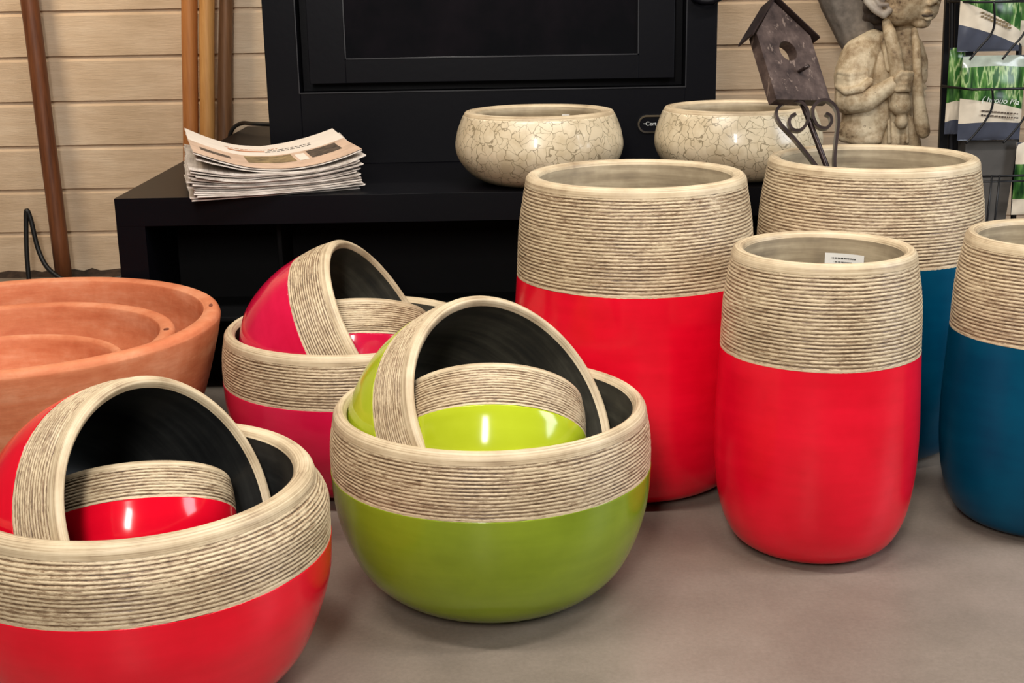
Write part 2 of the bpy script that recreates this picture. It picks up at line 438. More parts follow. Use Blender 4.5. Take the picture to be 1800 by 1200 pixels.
redS = pot('tall_planter', *TS, mt, 'narrower tall red planter standing in front with a paper tag inside', 'planter', (.547, 2.246, 0), seed=13, seg=300, pitch=.0066)
pot('tall_planter', *TS, mb, 'smaller tall teal blue planter cut by the right edge of the photo', 'planter', (.992, 2.335, 0), seed=14, seg=300, pitch=.0066)
M['paper'] = plain('white_paper', lin((232, 230, 224)), .6, var=.04)
M['ink'] = plain('ink', lin((50, 48, 48)), .7)
# sticker on the far inner wall of the small red planter
def curved_patch(name, cx, cy, r, a0, a1, z0, z1, mat, parent, off=0):
    vs, fs = [], []; n = 8
    for i in range(n+1):
        a = a0+(a1-a0)*i/n
        for z in (z0, z1): vs.append((cx+(r-off)*math.cos(a), cy+(r-off)*math.sin(a), z))
    for i in range(n): fs.append((2*i, 2*i+1, 2*i+3, 2*i+2))
    return mesh(name, vs, fs, mat, parent)
ri = .1362
stk = curved_patch('paper_tag', 0, 0, ri, math.radians(44), math.radians(75), .462, .514, M['paper'], redS)
rr = random.Random(4)
for z, a, b, h in ((.504, 51, 70, .0022), (.497, 54, 68, .0016), (.491, 56, 70, .0016), (.483, 64, 71, .005), (.483, 55, 61, .005), (.474, 55, 70, .0016)):
    k = a
    while k < b:
        d = rr.uniform(.8, 2.2)
        curved_patch('print_line', 0, 0, ri-.0008, math.radians(k), math.radians(min(b, k+d)), z, z+h, M['ink'], stk); k += d+.5
lid = empty('plastic_lid', (.547+.088, 2.246+.055, .462), Vector((0, 0, 1)).rotation_difference(Vector((-.75, -.45, .5))))
tag(lid, 'round black plastic lid leaning inside the narrower tall red planter, right of its paper tag', 'lid')
lathe('lid_disc', [(.0005, 0), (.026, 0), (.028, .002), (.028, .008), (.025, .009), (.024, .004), (.0005, .004)], plain('black_plastic', lin((14, 13, 13)), .4), lid, seg=48)

# ------------------------------------------------------------------ crackle bowls
t = NT('crackle_glaze'); v = t.coord('Object')
dv = t.n('ShaderNodeMixRGB'); dv.blend_type = 'LINEAR_LIGHT'; dv.inputs[0].default_value = .018
nz = t.n('ShaderNodeTexNoise'); nz.inputs['Scale'].default_value = 30; t.l(v, nz.inputs['Vector'])
t.l(v, dv.inputs[1]); t.l(nz.outputs['Color'], dv.inputs[2])
vo = t.n('ShaderNodeTexVoronoi', feature='DISTANCE_TO_EDGE'); vo.inputs['Scale'].default_value = 42; t.l(dv.outputs[0], vo.inputs['Vector'])
lnoise = t.noise(v, 40, 3)
wd = t.math('MULTIPLY', lnoise, .062)
cr = t.math('LESS_THAN', vo.outputs['Distance'], t.math('SUBTRACT', wd, .006))
base = t.ramp(t.noise(v, 18, 4, .6), [(.35, lin((200, 182, 150))), (.6, lin((222, 206, 176)))])
sp = t.math('GREATER_THAN', t.noise(v, 130, 3, .7), .68)
c = t.mix(t.math('MULTIPLY', sp, .35), base, lin((150, 130, 98)))
c = t.mix(t.math('MULTIPLY', cr, .72), c, lin((112, 98, 70)))
t.bump(cr, -.3, .001)
M['crackle'] = t.set(c, .3, 0, .5, .2)
def crackle_bowl(x, y, label):
    t_ = empty('crackle_bowl', (x, y, PZ)); tag(t_, label, 'planter', None)
    body = smoothprof([(.085, 0), (.125, .003), (.165, .022), (.194, .055), (.205, .088), (.200, .125), (.187, .160), (.183, .166)], 8)
    lathe('bowl_body', resample(body, .01), M['crackle'], t_, seg=128)
    lathe('rim', smoothprof([(.183, .166), (.179, .173), (.170, .175), (.160, .174), (.153, .169)], 5), M['rim'], t_, seg=128)
    lathe('inner_wall', resample(smoothprof([(.153, .169), (.150, .155), (.176, .10), (.165, .05), (.12, .02), (.0005, .015)]), .01), M['inner'], t_, seg=96)
    return t_
cb = crackle_bowl(.075, 3.215, 'cream crackle-glazed bowl on the plinth, the left one beside the newspapers')
curved_patch('paper_tag', 0, 0, .152, math.radians(58), math.radians(66), .146, .158, M['paper'], cb)
crackle_bowl(.566, 3.245, 'cream crackle-glazed bowl on the plinth, the right one half behind the birdhouse')

# ------------------------------------------------------------------ terracotta bowls
t = NT('terracotta'); v = t.coord('Object')
f = t.math('ADD', t.math('MULTIPLY', t.noise(t.coord('Object', (1, 1, 5)), 6, 5, .6), .65), t.math('MULTIPLY', t.noise(v, 25, 4, .65), .35))
t.bump(t.noise(t.coord('Object', (2, 2, 12)), 14, 4), .2, .002)
M['terra'] = t.set(t.ramp(f, [(.34, lin((196, 108, 70))), (.5, lin((212, 130, 90))), (.68, lin((228, 158, 120)))]), .62, 0, .3)
M['hole'] = plain('chipped_clay', lin((120, 62, 40)), .9, var=.2)
def terra(x, y, z0, R, h, th, label, slope=.10):
    o = empty('terracotta_bowl', (x, y, z0)); tag(o, label, 'bowl', None)
    p = [(R*.62, 0), (R*.66, .003), (R*.80, h*.22), (R*.905, h*.52), (R*.975, h*.8), (R, h-.022), (R*1.0, h-.010), (R-.006, h-.002), (R-th*.5, h), (R-th+.005, h-.004), (R-th, h-.014), (R-th-.008, h*.75), (R*.87-th, h*.45), (R*.70-th, h*.18), (R*.5, .022), (.0005, .02)]
    lathe('bowl_body', resample(smoothprof(p, 5), .012), M['terra'], o, seg=160, wob=.006, seed=R*10)
    return o
b1 = terra(-1.030, 2.632, 0, .416, .352, .036, 'largest terracotta bowl at left, holding two smaller ones')
b2 = terra(-1.047, 2.640, .047, .335, .262, .034, 'middle-sized terracotta bowl nested inside the largest one')
b3 = terra(-1.030, 2.500, .068, .252, .222, .024, 'smallest terracotta bowl, topmost of the nested three')
def chip(par, R, h, ang, w, l):
    a = math.radians(ang); bm = bmesh.new()
    c0 = Vector((R*math.cos(a), R*math.sin(a), h)); tx = Vector((-math.sin(a), math.cos(a), 0)); rx = Vector((math.cos(a), math.sin(a), 0))
    P = []
    for k in range(12):
        q = 2*PI*k/12; P.append(c0+tx*l*math.cos(q)*(1+.15*math.sin(3*q))+rx*w*math.sin(q))
    b = [p-Vector((0, 0, .006)) for p in P]
    n = 12; vs = P+b; fs = [tuple(range(12))]+[(i, (i+1) % n, n+(i+1) % n, n+i) for i in range(n)]
    mesh('rim_chip', vs, fs, M['hole'], par, False)
chip(b1, .398, .3532, 13, .004, .013)
chip(b2, .318, .2632, 9, .006, .008)

# ------------------------------------------------------------------ poles and cables at the wall
def wood(name, a, b, rg=.5):
    t = NT(name); n1 = t.noise(t.coord('Object', (30, 30, 1.6)), 2, 5, .65); n2 = t.noise(t.coord('Object', (4, 4, 1)), 3, 3)
    f = t.math('ADD', t.math('MULTIPLY', n1, .6), t.math('MULTIPLY', n2, .4)); t.bump(n1, .3, .001)
    return t.set(t.ramp(f, [(.36, a), (.6, b)]), rg, 0, .4)
M['wood_dark'] = wood('dark_brown_wood', lin((84, 46, 26)), lin((128, 76, 44)))
M['wood_orange'] = wood('orange_brown_wood', lin((160, 98, 50)), lin((190, 126, 70)))
M['wood_pale'] = wood('golden_wood', lin((178, 124, 66)), lin((210, 158, 96)))
M['wood_brown'] = wood('brown_wood', lin((92, 62, 40)), lin((130, 92, 62)))
def pole(top, foot, r0, r1, mat, label):
    pts = [Vector(foot).lerp(Vector(top), k/12) for k in range(13)]
    pts = [p+Vector((.0008*math.sin(k*1.7+top[0]*5), 0, 0)) for k, p in enumerate(pts)]
    f = Vector(foot); pts = [p-f for p in pts]
    o = tube('wooden_pole', pts, [r0+(r1-r0)*k/12 for k in range(13)], mat, None, 14); o.location = f
    tag(o, label, 'pole', None); return o
pole((-1.655, 4.67, 1.7), (-1.598, 4.585, .02), .029, .031, M['wood_dark'], 'dark brown wooden pole leaning alone against the clapboard wall at far left')
pole((-1.04, 4.67, 1.7), (-1.145, 4.60, .01), .026, .029, M['wood_orange'], 'orange-brown pole, leftmost of the three behind the newspapers')
pole((-.975, 4.66, 1.7), (-1.085, 4.585, .01), .025, .027, M['wood_pale'], 'pale golden pole, middle of the three behind the newspapers')
pole((-.905, 4.69, 1.7), (-1.045, 4.64, .01), .030, .018, M['wood_brown'], 'dull brown pole, rightmost of the three behind the newspapers')
M['rubber'] = plain('black_rubber', lin((20, 20, 20)), .45)
o = tube('power_cable', catmull([(-1.712, 4.55, .004), (-1.712, 4.56, .12), (-1.706, 4.57, .22), (-1.699, 4.57, .266), (-1.688, 4.57, .235), (-1.668, 4.56, .12), (-1.625, 4.54, .052), (-1.54, 4.53, .012), (-1.40, 4.55, .022), (-1.25, 4.6, .05), (-1.1, 4.62, .02)]), .0085, M['rubber'])
tag(o, 'black cable bent in a sharp loop behind the terracotta bowls', 'cable')
o = tube('power_cable', catmull([(-.985, 4.60, .30), (-.975, 4.58, .47), (-.955, 4.56, .535), (-.915, 4.54, .560), (-.86, 4.45, .566), (-.78, 4.40, .566), (-.72, 4.3, .56)]), .007, M['rubber'])
tag(o, 'black cable curving over the plinth behind the stove, right of the poles', 'cable')

# ------------------------------------------------------------------ newspapers
t = NT('newsprint'); v = t.coord('Object', (3, 3, 700)); n = t.noise(v, 1, 3, .6); n2 = t.noise(t.coord('Object'), 20, 3)
f = t.math('ADD', t.math('MULTIPLY', n, .6), t.math('MULTIPLY', n2, .4))
M['news'] = t.set(t.ramp(f, [(.35, lin((168, 156, 146))), (.5, lin((206, 196, 186))), (.62, lin((226, 217, 208)))]), .75, 0, .2)
M['news_brown'] = plain('newspaper_brown_print', lin((204, 174, 150)), .75, var=.15, scale=18)
M['news_white'] = plain('newspaper_margin', lin((232, 220, 206)), .75, var=.04)
M['photo_a'] = plain('newspaper_photo_olive', lin((132, 112, 78)), .7, var=.55, scale=45)
M['photo_b'] = plain('newspaper_photo_dark', lin((84, 70, 58)), .7, var=.6, scale=60)
M['head'] = plain('newspaper_headline', lin((196, 130, 92)), .7, var=.2)
NB = 17
FLc, FRc, BLc, BRc = Vector((-.715, 2.985, 0)), Vector((-.345, 3.135, 0)), Vector((-.835, 3.43, 0)), Vector((-.455, 3.47, 0))
def news_point(i, u, v, top):
    """u 0..1 left-right, v 0..1 front-back"""
    rj = random.Random(i*7+1)
    k = i/(NB-1)
    jx, jy, ang = rj.uniform(-.009, .009), rj.uniform(-.008, .008), rj.uniform(-.02, .02)
    P = (FLc.lerp(FRc, u)).lerp(BLc.lerp(BRc, u), v)
    P += Vector((-.010+.02*k*0, .0, 0))
    c = Vector((-.59, 3.25, 0)); d = P-c; P = c+Vector((d.x*math.cos(ang)-d.y*math.sin(ang), d.x*math.sin(ang)+d.y*math.cos(ang), 0))
    P += Vector((jx, jy, 0))
    if i >= NB-2: P += Vector((.010, .012, 0))
    z = PZ+.001+i*.0034
    lift = k*(.030*max(0, (.35-u)/.35)**1.5+.030*max(0, (u-.55)/.45)**2)
    wave = k*.003*math.sin(5*u+2*v+i*.9)
    sag = k*.010*max(0, v-.45)
    if i >= NB-2: lift += .012*max(0, (.5-u)/.5)+.010*max(0, (v-.5)/.5)*abs(u-.5)*2
    droop = -(1-k)*.010*max(0, (.10-v)/.10)*max(0, (.25-u)/.25) if i < 1 else 0
    if i == NB-1: z += .0045+.004*max(0, (.4-u)/.4)
    return Vector((P.x, P.y, z+lift+wave+sag+(.0026 if top else 0)+max(droop, 0)))
def newspaper(i, label):
    nu, nv = 22, 10; vs = []; base = news_point(i, .5, .5, False); base.z = PZ+.001+i*.0034
    for tp in (0, 1):
        for a in range(nu+1):
            for b in range(nv+1):
                p = news_point(i, a/nu, b/nv, tp)
                if a == 0 or b == 0: p += Vector((random.uniform(-.0015, .0015),)*2+(0,))
                vs.append(p-base)
    idx = lambda tp, a, b: tp*(nu+1)*(nv+1)+a*(nv+1)+b
    fs = []
    for a in range(nu):
        for b in range(nv):
            fs.append((idx(1, a, b), idx(1, a+1, b), idx(1, a+1, b+1), idx(1, a, b+1)))
            fs.append((idx(0, a, b), idx(0, a, b+1), idx(0, a+1, b+1), idx(0, a+1, b)))
        fs.append((idx(0, a, 0), idx(0, a+1, 0), idx(1, a+1, 0), idx(1, a, 0)))
        fs.append((idx(0, a, nv), idx(1, a, nv), idx(1, a+1, nv), idx(0, a+1, nv)))
    for b in range(nv):
        fs.append((idx(0, 0, b), idx(1, 0, b), idx(1, 0, b+1), idx(0, 0, b+1)))
        fs.append((idx(0, nu, b), idx(0, nu, b+1), idx(1, nu, b+1), idx(1, nu, b)))
    o = mesh('newspaper', vs, fs, M['news'], None, False); o.location = base
    tag(o, label, 'newspaper', 'newspapers stacked on the plinth')
    return o, base
def decal(i, base, u0, u1, v0, v1, mat, name, par, off=.0006):
    n = max(2, round(abs(u1-u0)*22)); m_ = max(2, round(abs(v1-v0)*10)); vs = []
    for a in range(n+1):
        for b in range(m_+1):
            vs.append(news_point(i, u0+(u1-u0)*a/n, v0+(v1-v0)*b/m_, True)+Vector((0, 0, off+.0012))-base)
    fs = [(a*(m_+1)+b, (a+1)*(m_+1)+b, (a+1)*(m_+1)+b+1, a*(m_+1)+b+1) for a in range(n) for b in range(m_)]
    return mesh(name, vs, fs, mat, par, False)
random.seed(8)
for i in range(NB):
    if i == NB-1: lab = 'topmost newspaper of the stack, brown printed page with two photos'
    elif i == NB-2: lab = 'newspaper just under the top one, its printed corner showing at left'
    elif i == 0: lab = 'lowest newspaper of the stack, lying on the plinth edge'
    else: lab = 'folded newspaper within the stack on the plinth, only its edges showing'
    o, b = newspaper(i, lab)
top = o
decal(NB-1, b, .0, 1, .0, .60, M['news_brown'], 'printed_page', top)
decal(NB-1, b, 0, 1, .60, 1, M['news_white'], 'page_margin', top)
decal(NB-1, b, .34, .64, .26, .56, M['photo_a'], 'printed_photo', top, .0012)
decal(NB-1, b, .74, .93, .28, .56, M['photo_b'], 'printed_photo', top, .0012)
decal(NB-1, b, .66, .72, .26, .52, M['news_white'], 'text_box', top, .0012)
decal(NB-1, b, .06, .24, .30, .44, M['photo_b'], 'printed_photo', top, .0012)
decal(NB-1, b, .26, .50, .74, .78, M['head'], 'headline', top, .0012)
for row, (u0, u1) in enumerate(((.24, .58), (.52, .80), (.5, .78))):
    u = u0
    while u < u1:
        w_ = random.uniform(.012, .035)
        decal(NB-1, b, u, u+w_, .82-row*.05, .835-row*.05, M['ink'] if row else M['head'], 'text_line', top, .0012); u += w_+.008

# ------------------------------------------------------------------ birdhouse stake
t = NT('rusty_iron'); v = t.coord('Object')
f = t.noise(v, 22, 5, .65); st2 = t.noise(t.coord('Object', (60, 60, 6)), 1, 4, .7)
c = t.ramp(f, [(.35, lin((58, 46, 43))), (.55, lin((92, 76, 70))), (.72, lin((122, 104, 96)))])
c = t.mix(t.math('MULTIPLY', t.math('GREATER_THAN', st2, .62), .45), c, lin((168, 146, 132)))
t.bump(f, .2, .001)
M['rust'] = t.set(c, .42, .35, .5)
M['iron'] = plain('dark_wrought_iron', lin((54, 42, 40)), .32, .5, var=.3)
bh = empty('birdhouse_stake', (0, 0, 0)); tag(bh, 'rusty metal birdhouse on a scrolled garden stake, standing in the tall teal pot', 'birdhouse')
ex = Vector((.85, .5, -.07)).normalized(); ez = Vector((-.21, .48, .86)).normalized(); ez = (ez-ex*ez.dot(ex)).normalized(); ey = ez.cross(ex)
org = Vector((.626, 2.80, .757))   # middle of the house floor, front side
T = lambda x, y, z: org+ex*x+ey*y+ez*z
bh.location = org
wd2, hs, ha, dp = .0765, .155, .236, .026
vs, fs = [], []
hx, hz, hr = -.002, .116, .0235; NH = 24
outer = [(-wd2, 0), (wd2, 0), (wd2, hs), (0, ha), (-wd2, hs)]
def ray_out(a):
    d = Vector((math.cos(a), math.sin(a))); best = 9
    for (x0, z0), (x1, z1) in zip(outer, outer[1:]+outer[:1]):
        e = Vector((x1-x0, z1-z0)); w_ = Vector((x0-hx, z0-hz)); den = d.x*e.y-d.y*e.x
        if abs(den) < 1e-9: continue
        tt = (w_.x*e.y-w_.y*e.x)/den; ss = (w_.x*d.y-w_.y*d.x)/den
        if tt > 0 and -1e-6 <= ss <= 1+1e-6: best = min(best, tt)
    return (hx+d.x*best, hz+d.y*best)
angs = sorted([2*PI*k/NH for k in range(NH)]+[math.atan2(z-hz, x-hx) % (2*PI) for x, z in outer]); K = len(angs)
for y in (0, dp):
    for a in angs: vs.append(T(hx+hr*math.cos(a), y, hz+hr*math.sin(a))-org)
    for a in angs:
        q = ray_out(a); vs.append(T(q[0], y, q[1])-org)
for k in range(K):
    j = (k+1) % K
    fs += [(k, j, K+j, K+k), (2*K+k, 3*K+k, 3*K+j, 2*K+j), (k, 2*K+k, 2*K+j, j), (K+k, K+j, 3*K+j, 3*K+k)]
house = mesh('house_box', vs, fs, M['rust'], bh, False)
def slab(name, P, y0, y1, mat, par):
    n = len(P); vs = [T(x, y0, z)-org for x, z in P]+[T(x, y1, z)-org for x, z in P]
    fs = [tuple(range(n)), tuple(range(n, 2*n))[::-1]]+[(i, n+i, n+(i+1) % n, (i+1) % n) for i in range(n)]
    return mesh(name, vs, fs, mat, par, False)
slab('roof_panel', [(0, ha+.004), (0, ha+.009), (-wd2-.024, hs-.008), (-wd2-.024, hs-.013)], -.012, dp+.012, M['iron'], bh)
slab('roof_panel', [(0, ha+.009), (0, ha+.004), (wd2+.014, hs-.011), (wd2+.014, hs-.006)], -.012, dp+.012, M['iron'], bh)
tube('perch', [T(.010, .0, .066)-org, T(.014, -.028, .066)-org], .004, M['iron'], house, 10)
tube('keyhole_bracket', [T(.070, dp, .04)-org, T(.09, dp+.01, .055)-org, T(.086, dp+.01, .08)-org], .004, M['iron'], house, 8)
# stake: plane through the house base running down into the pot
def SP(px, py, dy=0):      # drafting units: 1 px = 1.19 mm in the plane of the stake
    x, z = (px-1405)/823, (178-py)/823
    return Vector((x-.008, .010+z*.28+dy, z))
def ribbon(name, pts, w, th, mat, par):
    pts = catmull(pts, 8); n = len(pts); nrm = Vector((.1, 1, -.28)).normalized(); vs = []
    for i, p in enumerate(pts):
        d = (pts[min(i+1, n-1)]-pts[max(i-1, 0)]).normalized(); s = nrm.cross(d).normalized()*th/2; q = nrm*w/2
        vs += [p-s-q, p+s-q, p+s+q, p-s+q]
    fs = [(0, 1, 2, 3), (4*n-1, 4*n-2, 4*n-3, 4*n-4)]
    for i in range(n-1):
        for k in range(4):
            fs.append((i*4+k, i*4+(k+1) % 4, i*4+4+(k+1) % 4, i*4+4+k))
    return mesh(name, vs, fs, mat, par, False)
ribbon('scroll', [SP(1478, 372), SP(1440, 305), SP(1426, 283), SP(1395, 245), SP(1370, 218), SP(1364, 200), SP(1374, 186), SP(1392, 181), SP(1410, 186), SP(1419, 200), SP(1418, 217), SP(1406, 230), SP(1392, 229), SP(1386, 218), SP(1390, 207), SP(1398, 203)], .026, .0062, M['iron'], bh)
ribbon('scroll', [SP(1478, 372), SP(1467, 320), SP(1464, 285), SP(1468, 245), SP(1472, 215), SP(1468, 194), SP(1455, 182), SP(1440, 182), SP(1429, 192), SP(1428, 208), SP(1436, 224), SP(1450, 228), SP(1459, 219), SP(1458, 208), SP(1450, 203)], .026, .0062, M['iron'], bh)
tube('stake_rod', [SP(1408, 178), SP(1430, 236), SP(1450, 290), SP(1480, 372), SP(1500, 430)], .0062, M['iron'], bh, 10)

# ------------------------------------------------------------------ stone statue of a child
t = NT('aged_cast_stone'); v = t.coord('Object')
f = t.math('ADD', t.math('MULTIPLY', t.noise(v, 9, 5, .65), .7), t.math('MULTIPLY', t.noise(v, 45, 4, .7), .3))
c = t.ramp(f, [(.36, lin((84, 62, 44))), (.44, lin((170, 146, 114))), (.58, lin((220, 202, 170)))])
sp = t.math('GREATER_THAN', t.noise(v, 90, 2, .5), .70); c = t.mix(t.math('MULTIPLY', sp, .5), c, lin((90, 68, 48)))
t.bump(f, .25, .003); M['stone'] = t.set(c, .6, 0, .35)
t = NT('grey_cast_stone'); v = t.coord('Object'); f = t.noise(v, 9, 5, .6)
M['stone_grey'] = t.set(t.ramp(f, [(.35, lin((138, 124, 112))), (.6, lin((196, 184, 168)))]), .5, 0, .4)
M['stone_dark'] = plain('dark_brown_stone', lin((62, 50, 42)), .75, var=.5, scale=25)
M['stone_rough'] = plain('rough_grey_stone', lin((128, 118, 108)), .85, var=.3, scale=40)
SX, SY, SZ = 1.213, 4.28, .486
stt = empty('garden_statue', (SX, SY, 0)); tag(stt, 'stone garden statue of a pointy-eared child in a waistcoat holding a stick', 'statue')
K5 = 1/541.
def Q(px, py, dy=0):
    g = 1+dy*K5/SY; w = Vector((SX+(px-1545)*K5, SY, SZ+(250-py)*K5-1))*g
    return Vector((w.x-SX, w.y-SY, w.z+1))
def blob(name, items, mat, par, vox=.0045, sm=4):
    """items: capsule chains [(point, radius), ...] or ('e', centre, (rx, ry, rz)) ; fused into one surface"""
    bm = bmesh.new()
    for it in items:
        if it[0] == 'e':
            r = bmesh.ops.create_icosphere(bm, subdivisions=3, radius=1)
            for v_ in r['verts']: v_.co = Vector(it[1])+Vector((v_.co.x*it[2][0], v_.co.y*it[2][1], v_.co.z*it[2][2]))*K5
            continue
        for (p, r_) in it:
            r = bmesh.ops.create_icosphere(bm, subdivisions=2, radius=r_*K5)
            for v_ in r['verts']: v_.co += p
        for (p, r0), (q, r1) in zip(it[:-1], it[1:]):
            n = 12; d = (q-p).normalized(); up = d.orthogonal().normalized(); s = d.cross(up); A = []
            for (c_, rr_) in ((p, r0), (q, r1)):
                A.append([bm.verts.new(c_+(up*math.cos(2*PI*k/n)+s*math.sin(2*PI*k/n))*rr_*K5) for k in range(n)])
            for k in range(n): bm.faces.new((A[0][k], A[0][(k+1) % n], A[1][(k+1) % n], A[1][k]))
            bm.faces.new(A[0][::-1]); bm.faces.new(A[1])
    o = bmobj(name, bm, mat, par, True)
    r = o.modifiers.new('fuse', 'REMESH'); r.mode = 'VOXEL'; r.voxel_size = vox; r.use_smooth_shade = True
    s_ = o.modifiers.new('soften', 'SMOOTH'); s_.factor = .6; s_.iterations = sm
    return o
# body: legs, torso, neck, head with face, arms and hands in one surface
body = [
    ('e', Q(1556, 235, 4), (44, 34, 40)), ('e', Q(1552, 150, 6), (48, 36, 62)), ('e', Q(1553, 190, 0), (46, 38, 50)),
    [(Q(1530, 250, 2), 26), (Q(1526, 350, 0), 22), (Q(1524, 440, 4), 16), (Q(1522, 490, 4), 15)],
    [(Q(1582, 250, 2), 26), (Q(1588, 350, -8), 22), (Q(1592, 440, 0), 16), (Q(1594, 490, 0), 15)],
    ('e', Q(1526, 503, -14), (18, 32, 12)), ('e', Q(1598, 503, -18), (18, 32, 12)),
    [(Q(1572, 90, 2), 22), (Q(1576, 45, 0), 21)],
    ('e', Q(1576, -30, 0), (62, 62, 62)), ('e', Q(1580, 4, -10), (54, 48, 48)), ('e', Q(1564, 24, -24), (30, 26, 26)), ('e', Q(1604, 20, -30), (28, 22, 26)),
    ('e', Q(1604, 46, -32), (15, 12, 9)), ('e', Q(1610, -42, -22), (26, 34, 30)),
    # nose, lips, brow
    [(Q(1622, -16, -50), 5), (Q(1624, 8, -62), 6.5)], ('e', Q(1617, 14, -58), (5, 5, 4.5)), ('e', Q(1630, 13, -54), (4, 5, 4)),
    [(Q(1606, 30, -52), 2.6), (Q(1615, 27.5, -57), 3.6), (Q(1623, 29, -55), 3)], [(Q(1608, 38, -50), 2.6), (Q(1614, 39.5, -54), 3.8), (Q(1620, 38, -52), 3)],
    [(Q(1588, -12, -52), 4), (Q(1600, -16, -56), 5), (Q(1610, -14, -54), 4)],
    # right arm bent across the chest
    [(Q(1506, 100, -4), 30), (Q(1488, 140, -16), 28), (Q(1484, 176, -30), 24), (Q(1515, 176, -48), 20), (Q(1545, 158, -58), 15), (Q(1562, 148, -62), 14)],
    # left arm hanging back
    [(Q(1592, 98, 4), 15), (Q(1602, 140, 8), 13), (Q(1604, 185, 0), 10), (Q(1600, 215, -12), 9)],
    ('e', Q(1576, 145, -62), (17, 14, 19)),
]
for k in range(4):
    body.append([(Q(1572-k*1.0, 131+k*9.2, -76), 5.4), (Q(1584-k*1.0, 130+k*9.2, -82), 5.0), (Q(1592-k*1.2, 131+k*9.2, -76), 4.7), (Q(1593-k*1.2, 132+k*9.2, -68), 4.3)])
body.append([(Q(1566, 140, -76), 6), (Q(1575, 129, -80), 5.2), (Q(1584, 131, -80), 4.6)])
blob('child_body', body, M['stone'], stt, .0042, 3)
# ear with a curled rim
blob('ear', [[(Q(1508, -40, -30), 4), (Q(1500, -14, -34), 6), (Q(1508, 8, -38), 6.5), (Q(1522, 22, -42), 6.5), (Q(1538, 31, -46), 7), (Q(1547, 24, -48), 6)], [(Q(1517, -24, -36), 4), (Q(1519, -2, -40), 5), (Q(1529, 14, -45), 4.5), (Q(1543, 14, -48), 4)], ('e', Q(1526, -6, -34), (15, 6, 28))], M['stone_grey'], stt, .0035, 2)
blob('mouth_line', [[(Q(1604.5, 33, -53), 1.4), (Q(1613, 34, -57.5), 1.5), (Q(1621, 33, -56.5), 1.4)]], M['stone_dark'], stt, .0015, 1)  # thin dark brown line set between the lips
blob('eye', [('e', Q(1598, -4, -50), (9, 6, 5))], M['stone_grey'], stt, .0025, 2)
cap = [('e', Q(1565, -52, 12), (70, 66, 52))]
rc = random.Random(5)
for k in range(44):
    cap.append(('e', Q(1512+rc.uniform(-20, 26), rc.uniform(-60, 52), rc.uniform(4, 34)), (rc.uniform(10, 18), 14, rc.uniform(10, 16))))
blob('hair', cap, M['stone_dark'], stt, .005, 2)
# shirt sleeve and waistcoat
shirt = [[(Q(1522, 78, -2), 24), (Q(1500, 100, -8), 33), (Q(1490, 132, -18), 33), (Q(1490, 148, -24), 31)], ('e', Q(1546, 118, 2), (40, 38, 48)), ('e', Q(1577, 110, 2), (28, 30, 38))]
for k in range(4): shirt.append([(Q(1466, 126+k*9, -30), 5), (Q(1486, 131+k*8, -48), 6), (Q(1512, 126+k*7, -44), 5)])
shirt.append([(Q(1464, 150, -26), 6), (Q(1478, 160, -52), 6.5), (Q(1505, 156, -62), 6.5), (Q(1520, 142, -52), 6)])
shirt.append([(Q(1594, 84, 4), 15), (Q(1604, 110, 6), 15), (Q(1607, 138, 6), 13)])
for k in range(5): shirt.append([(Q(1604, 140+k*13, -4), 8), (Q(1614, 142+k*13, 0), 6)])
blob('shirt', shirt, M['stone'], stt, .0036, 1)
vest = [[(Q(1514, 190, -10), 40), (Q(1508, 222, -12), 34)], ('e', Q(1512, 228, -14), (46, 34, 26)), [(Q(1478, 238, -20), 10), (Q(1505, 246, -38), 8), (Q(1540, 244, -46), 8)],
        [(Q(1538, 66, -18), 8), (Q(1546, 92, -38), 7), (Q(1552, 122, -44), 6)], [(Q(1544, 170, -40), 10), (Q(1546, 205, -42), 12), (Q(1538, 238, -40), 10)]]
blob('waistcoat', vest, M['stone'], stt, .0042, 3)
blob('forearm_skin', [[(Q(1490, 178, -38), 21), (Q(1516, 176, -54), 19), (Q(1545, 158, -62), 14.5), (Q(1562, 148, -66), 13)]], M['stone'], stt, .004, 3)
tr = [[(Q(1572, 205, -30), 18), (Q(1566, 252, -28), 24), (Q(1540, 330, -6), 27), (Q(1530, 420, 0), 22)], [(Q(1588, 215, -26), 14), (Q(1594, 252, -22), 22), (Q(1592, 330, -10), 26), (Q(1592, 420, 0), 22)], ('e', Q(1566, 240, 0), (48, 38, 34))]
for k in range(3): tr.append([(Q(1556+k*16, 205, -46), 3), (Q(1560+k*16, 250, -52), 3.5)])
blob('trousers', tr, M['stone'], stt, .0045, 2)
blob('stick', [[(Q(1543, 44, -34), 8), (Q(1550, 62, -52), 11), (Q(1561, 98, -60), 12.5), (Q(1571, 150, -60), 13), (Q(1577, 185, -62), 18)], ('e', Q(1575, 186, -62), (19, 15, 16)), [(Q(1579, 205, -62), 9), (Q(1579, 214, -62), 12)]], M['stone'], stt, .004, 3)
blob('scarf', [[(Q(1592, 58, -34), 6), (Q(1598, 90, -46), 8), (Q(1602, 130, -52), 8), (Q(1606, 170, -52), 10), (Q(1613, 210, -50), 13), (Q(1619, 232, -50), 12)]], M['stone'], stt, .004, 3)
blob('sack', [[(Q(1455, -60, 40), 54), (Q(1470, 0, 40), 46), (Q(1492, 60, 36), 36), (Q(1512, 110, 32), 26)]], M['stone_rough'], stt, .006, 3)
blob('statue_base', [('e', Q(1558, 513, 0), (76, 62, 12))], M['stone'], stt, .006, 2)

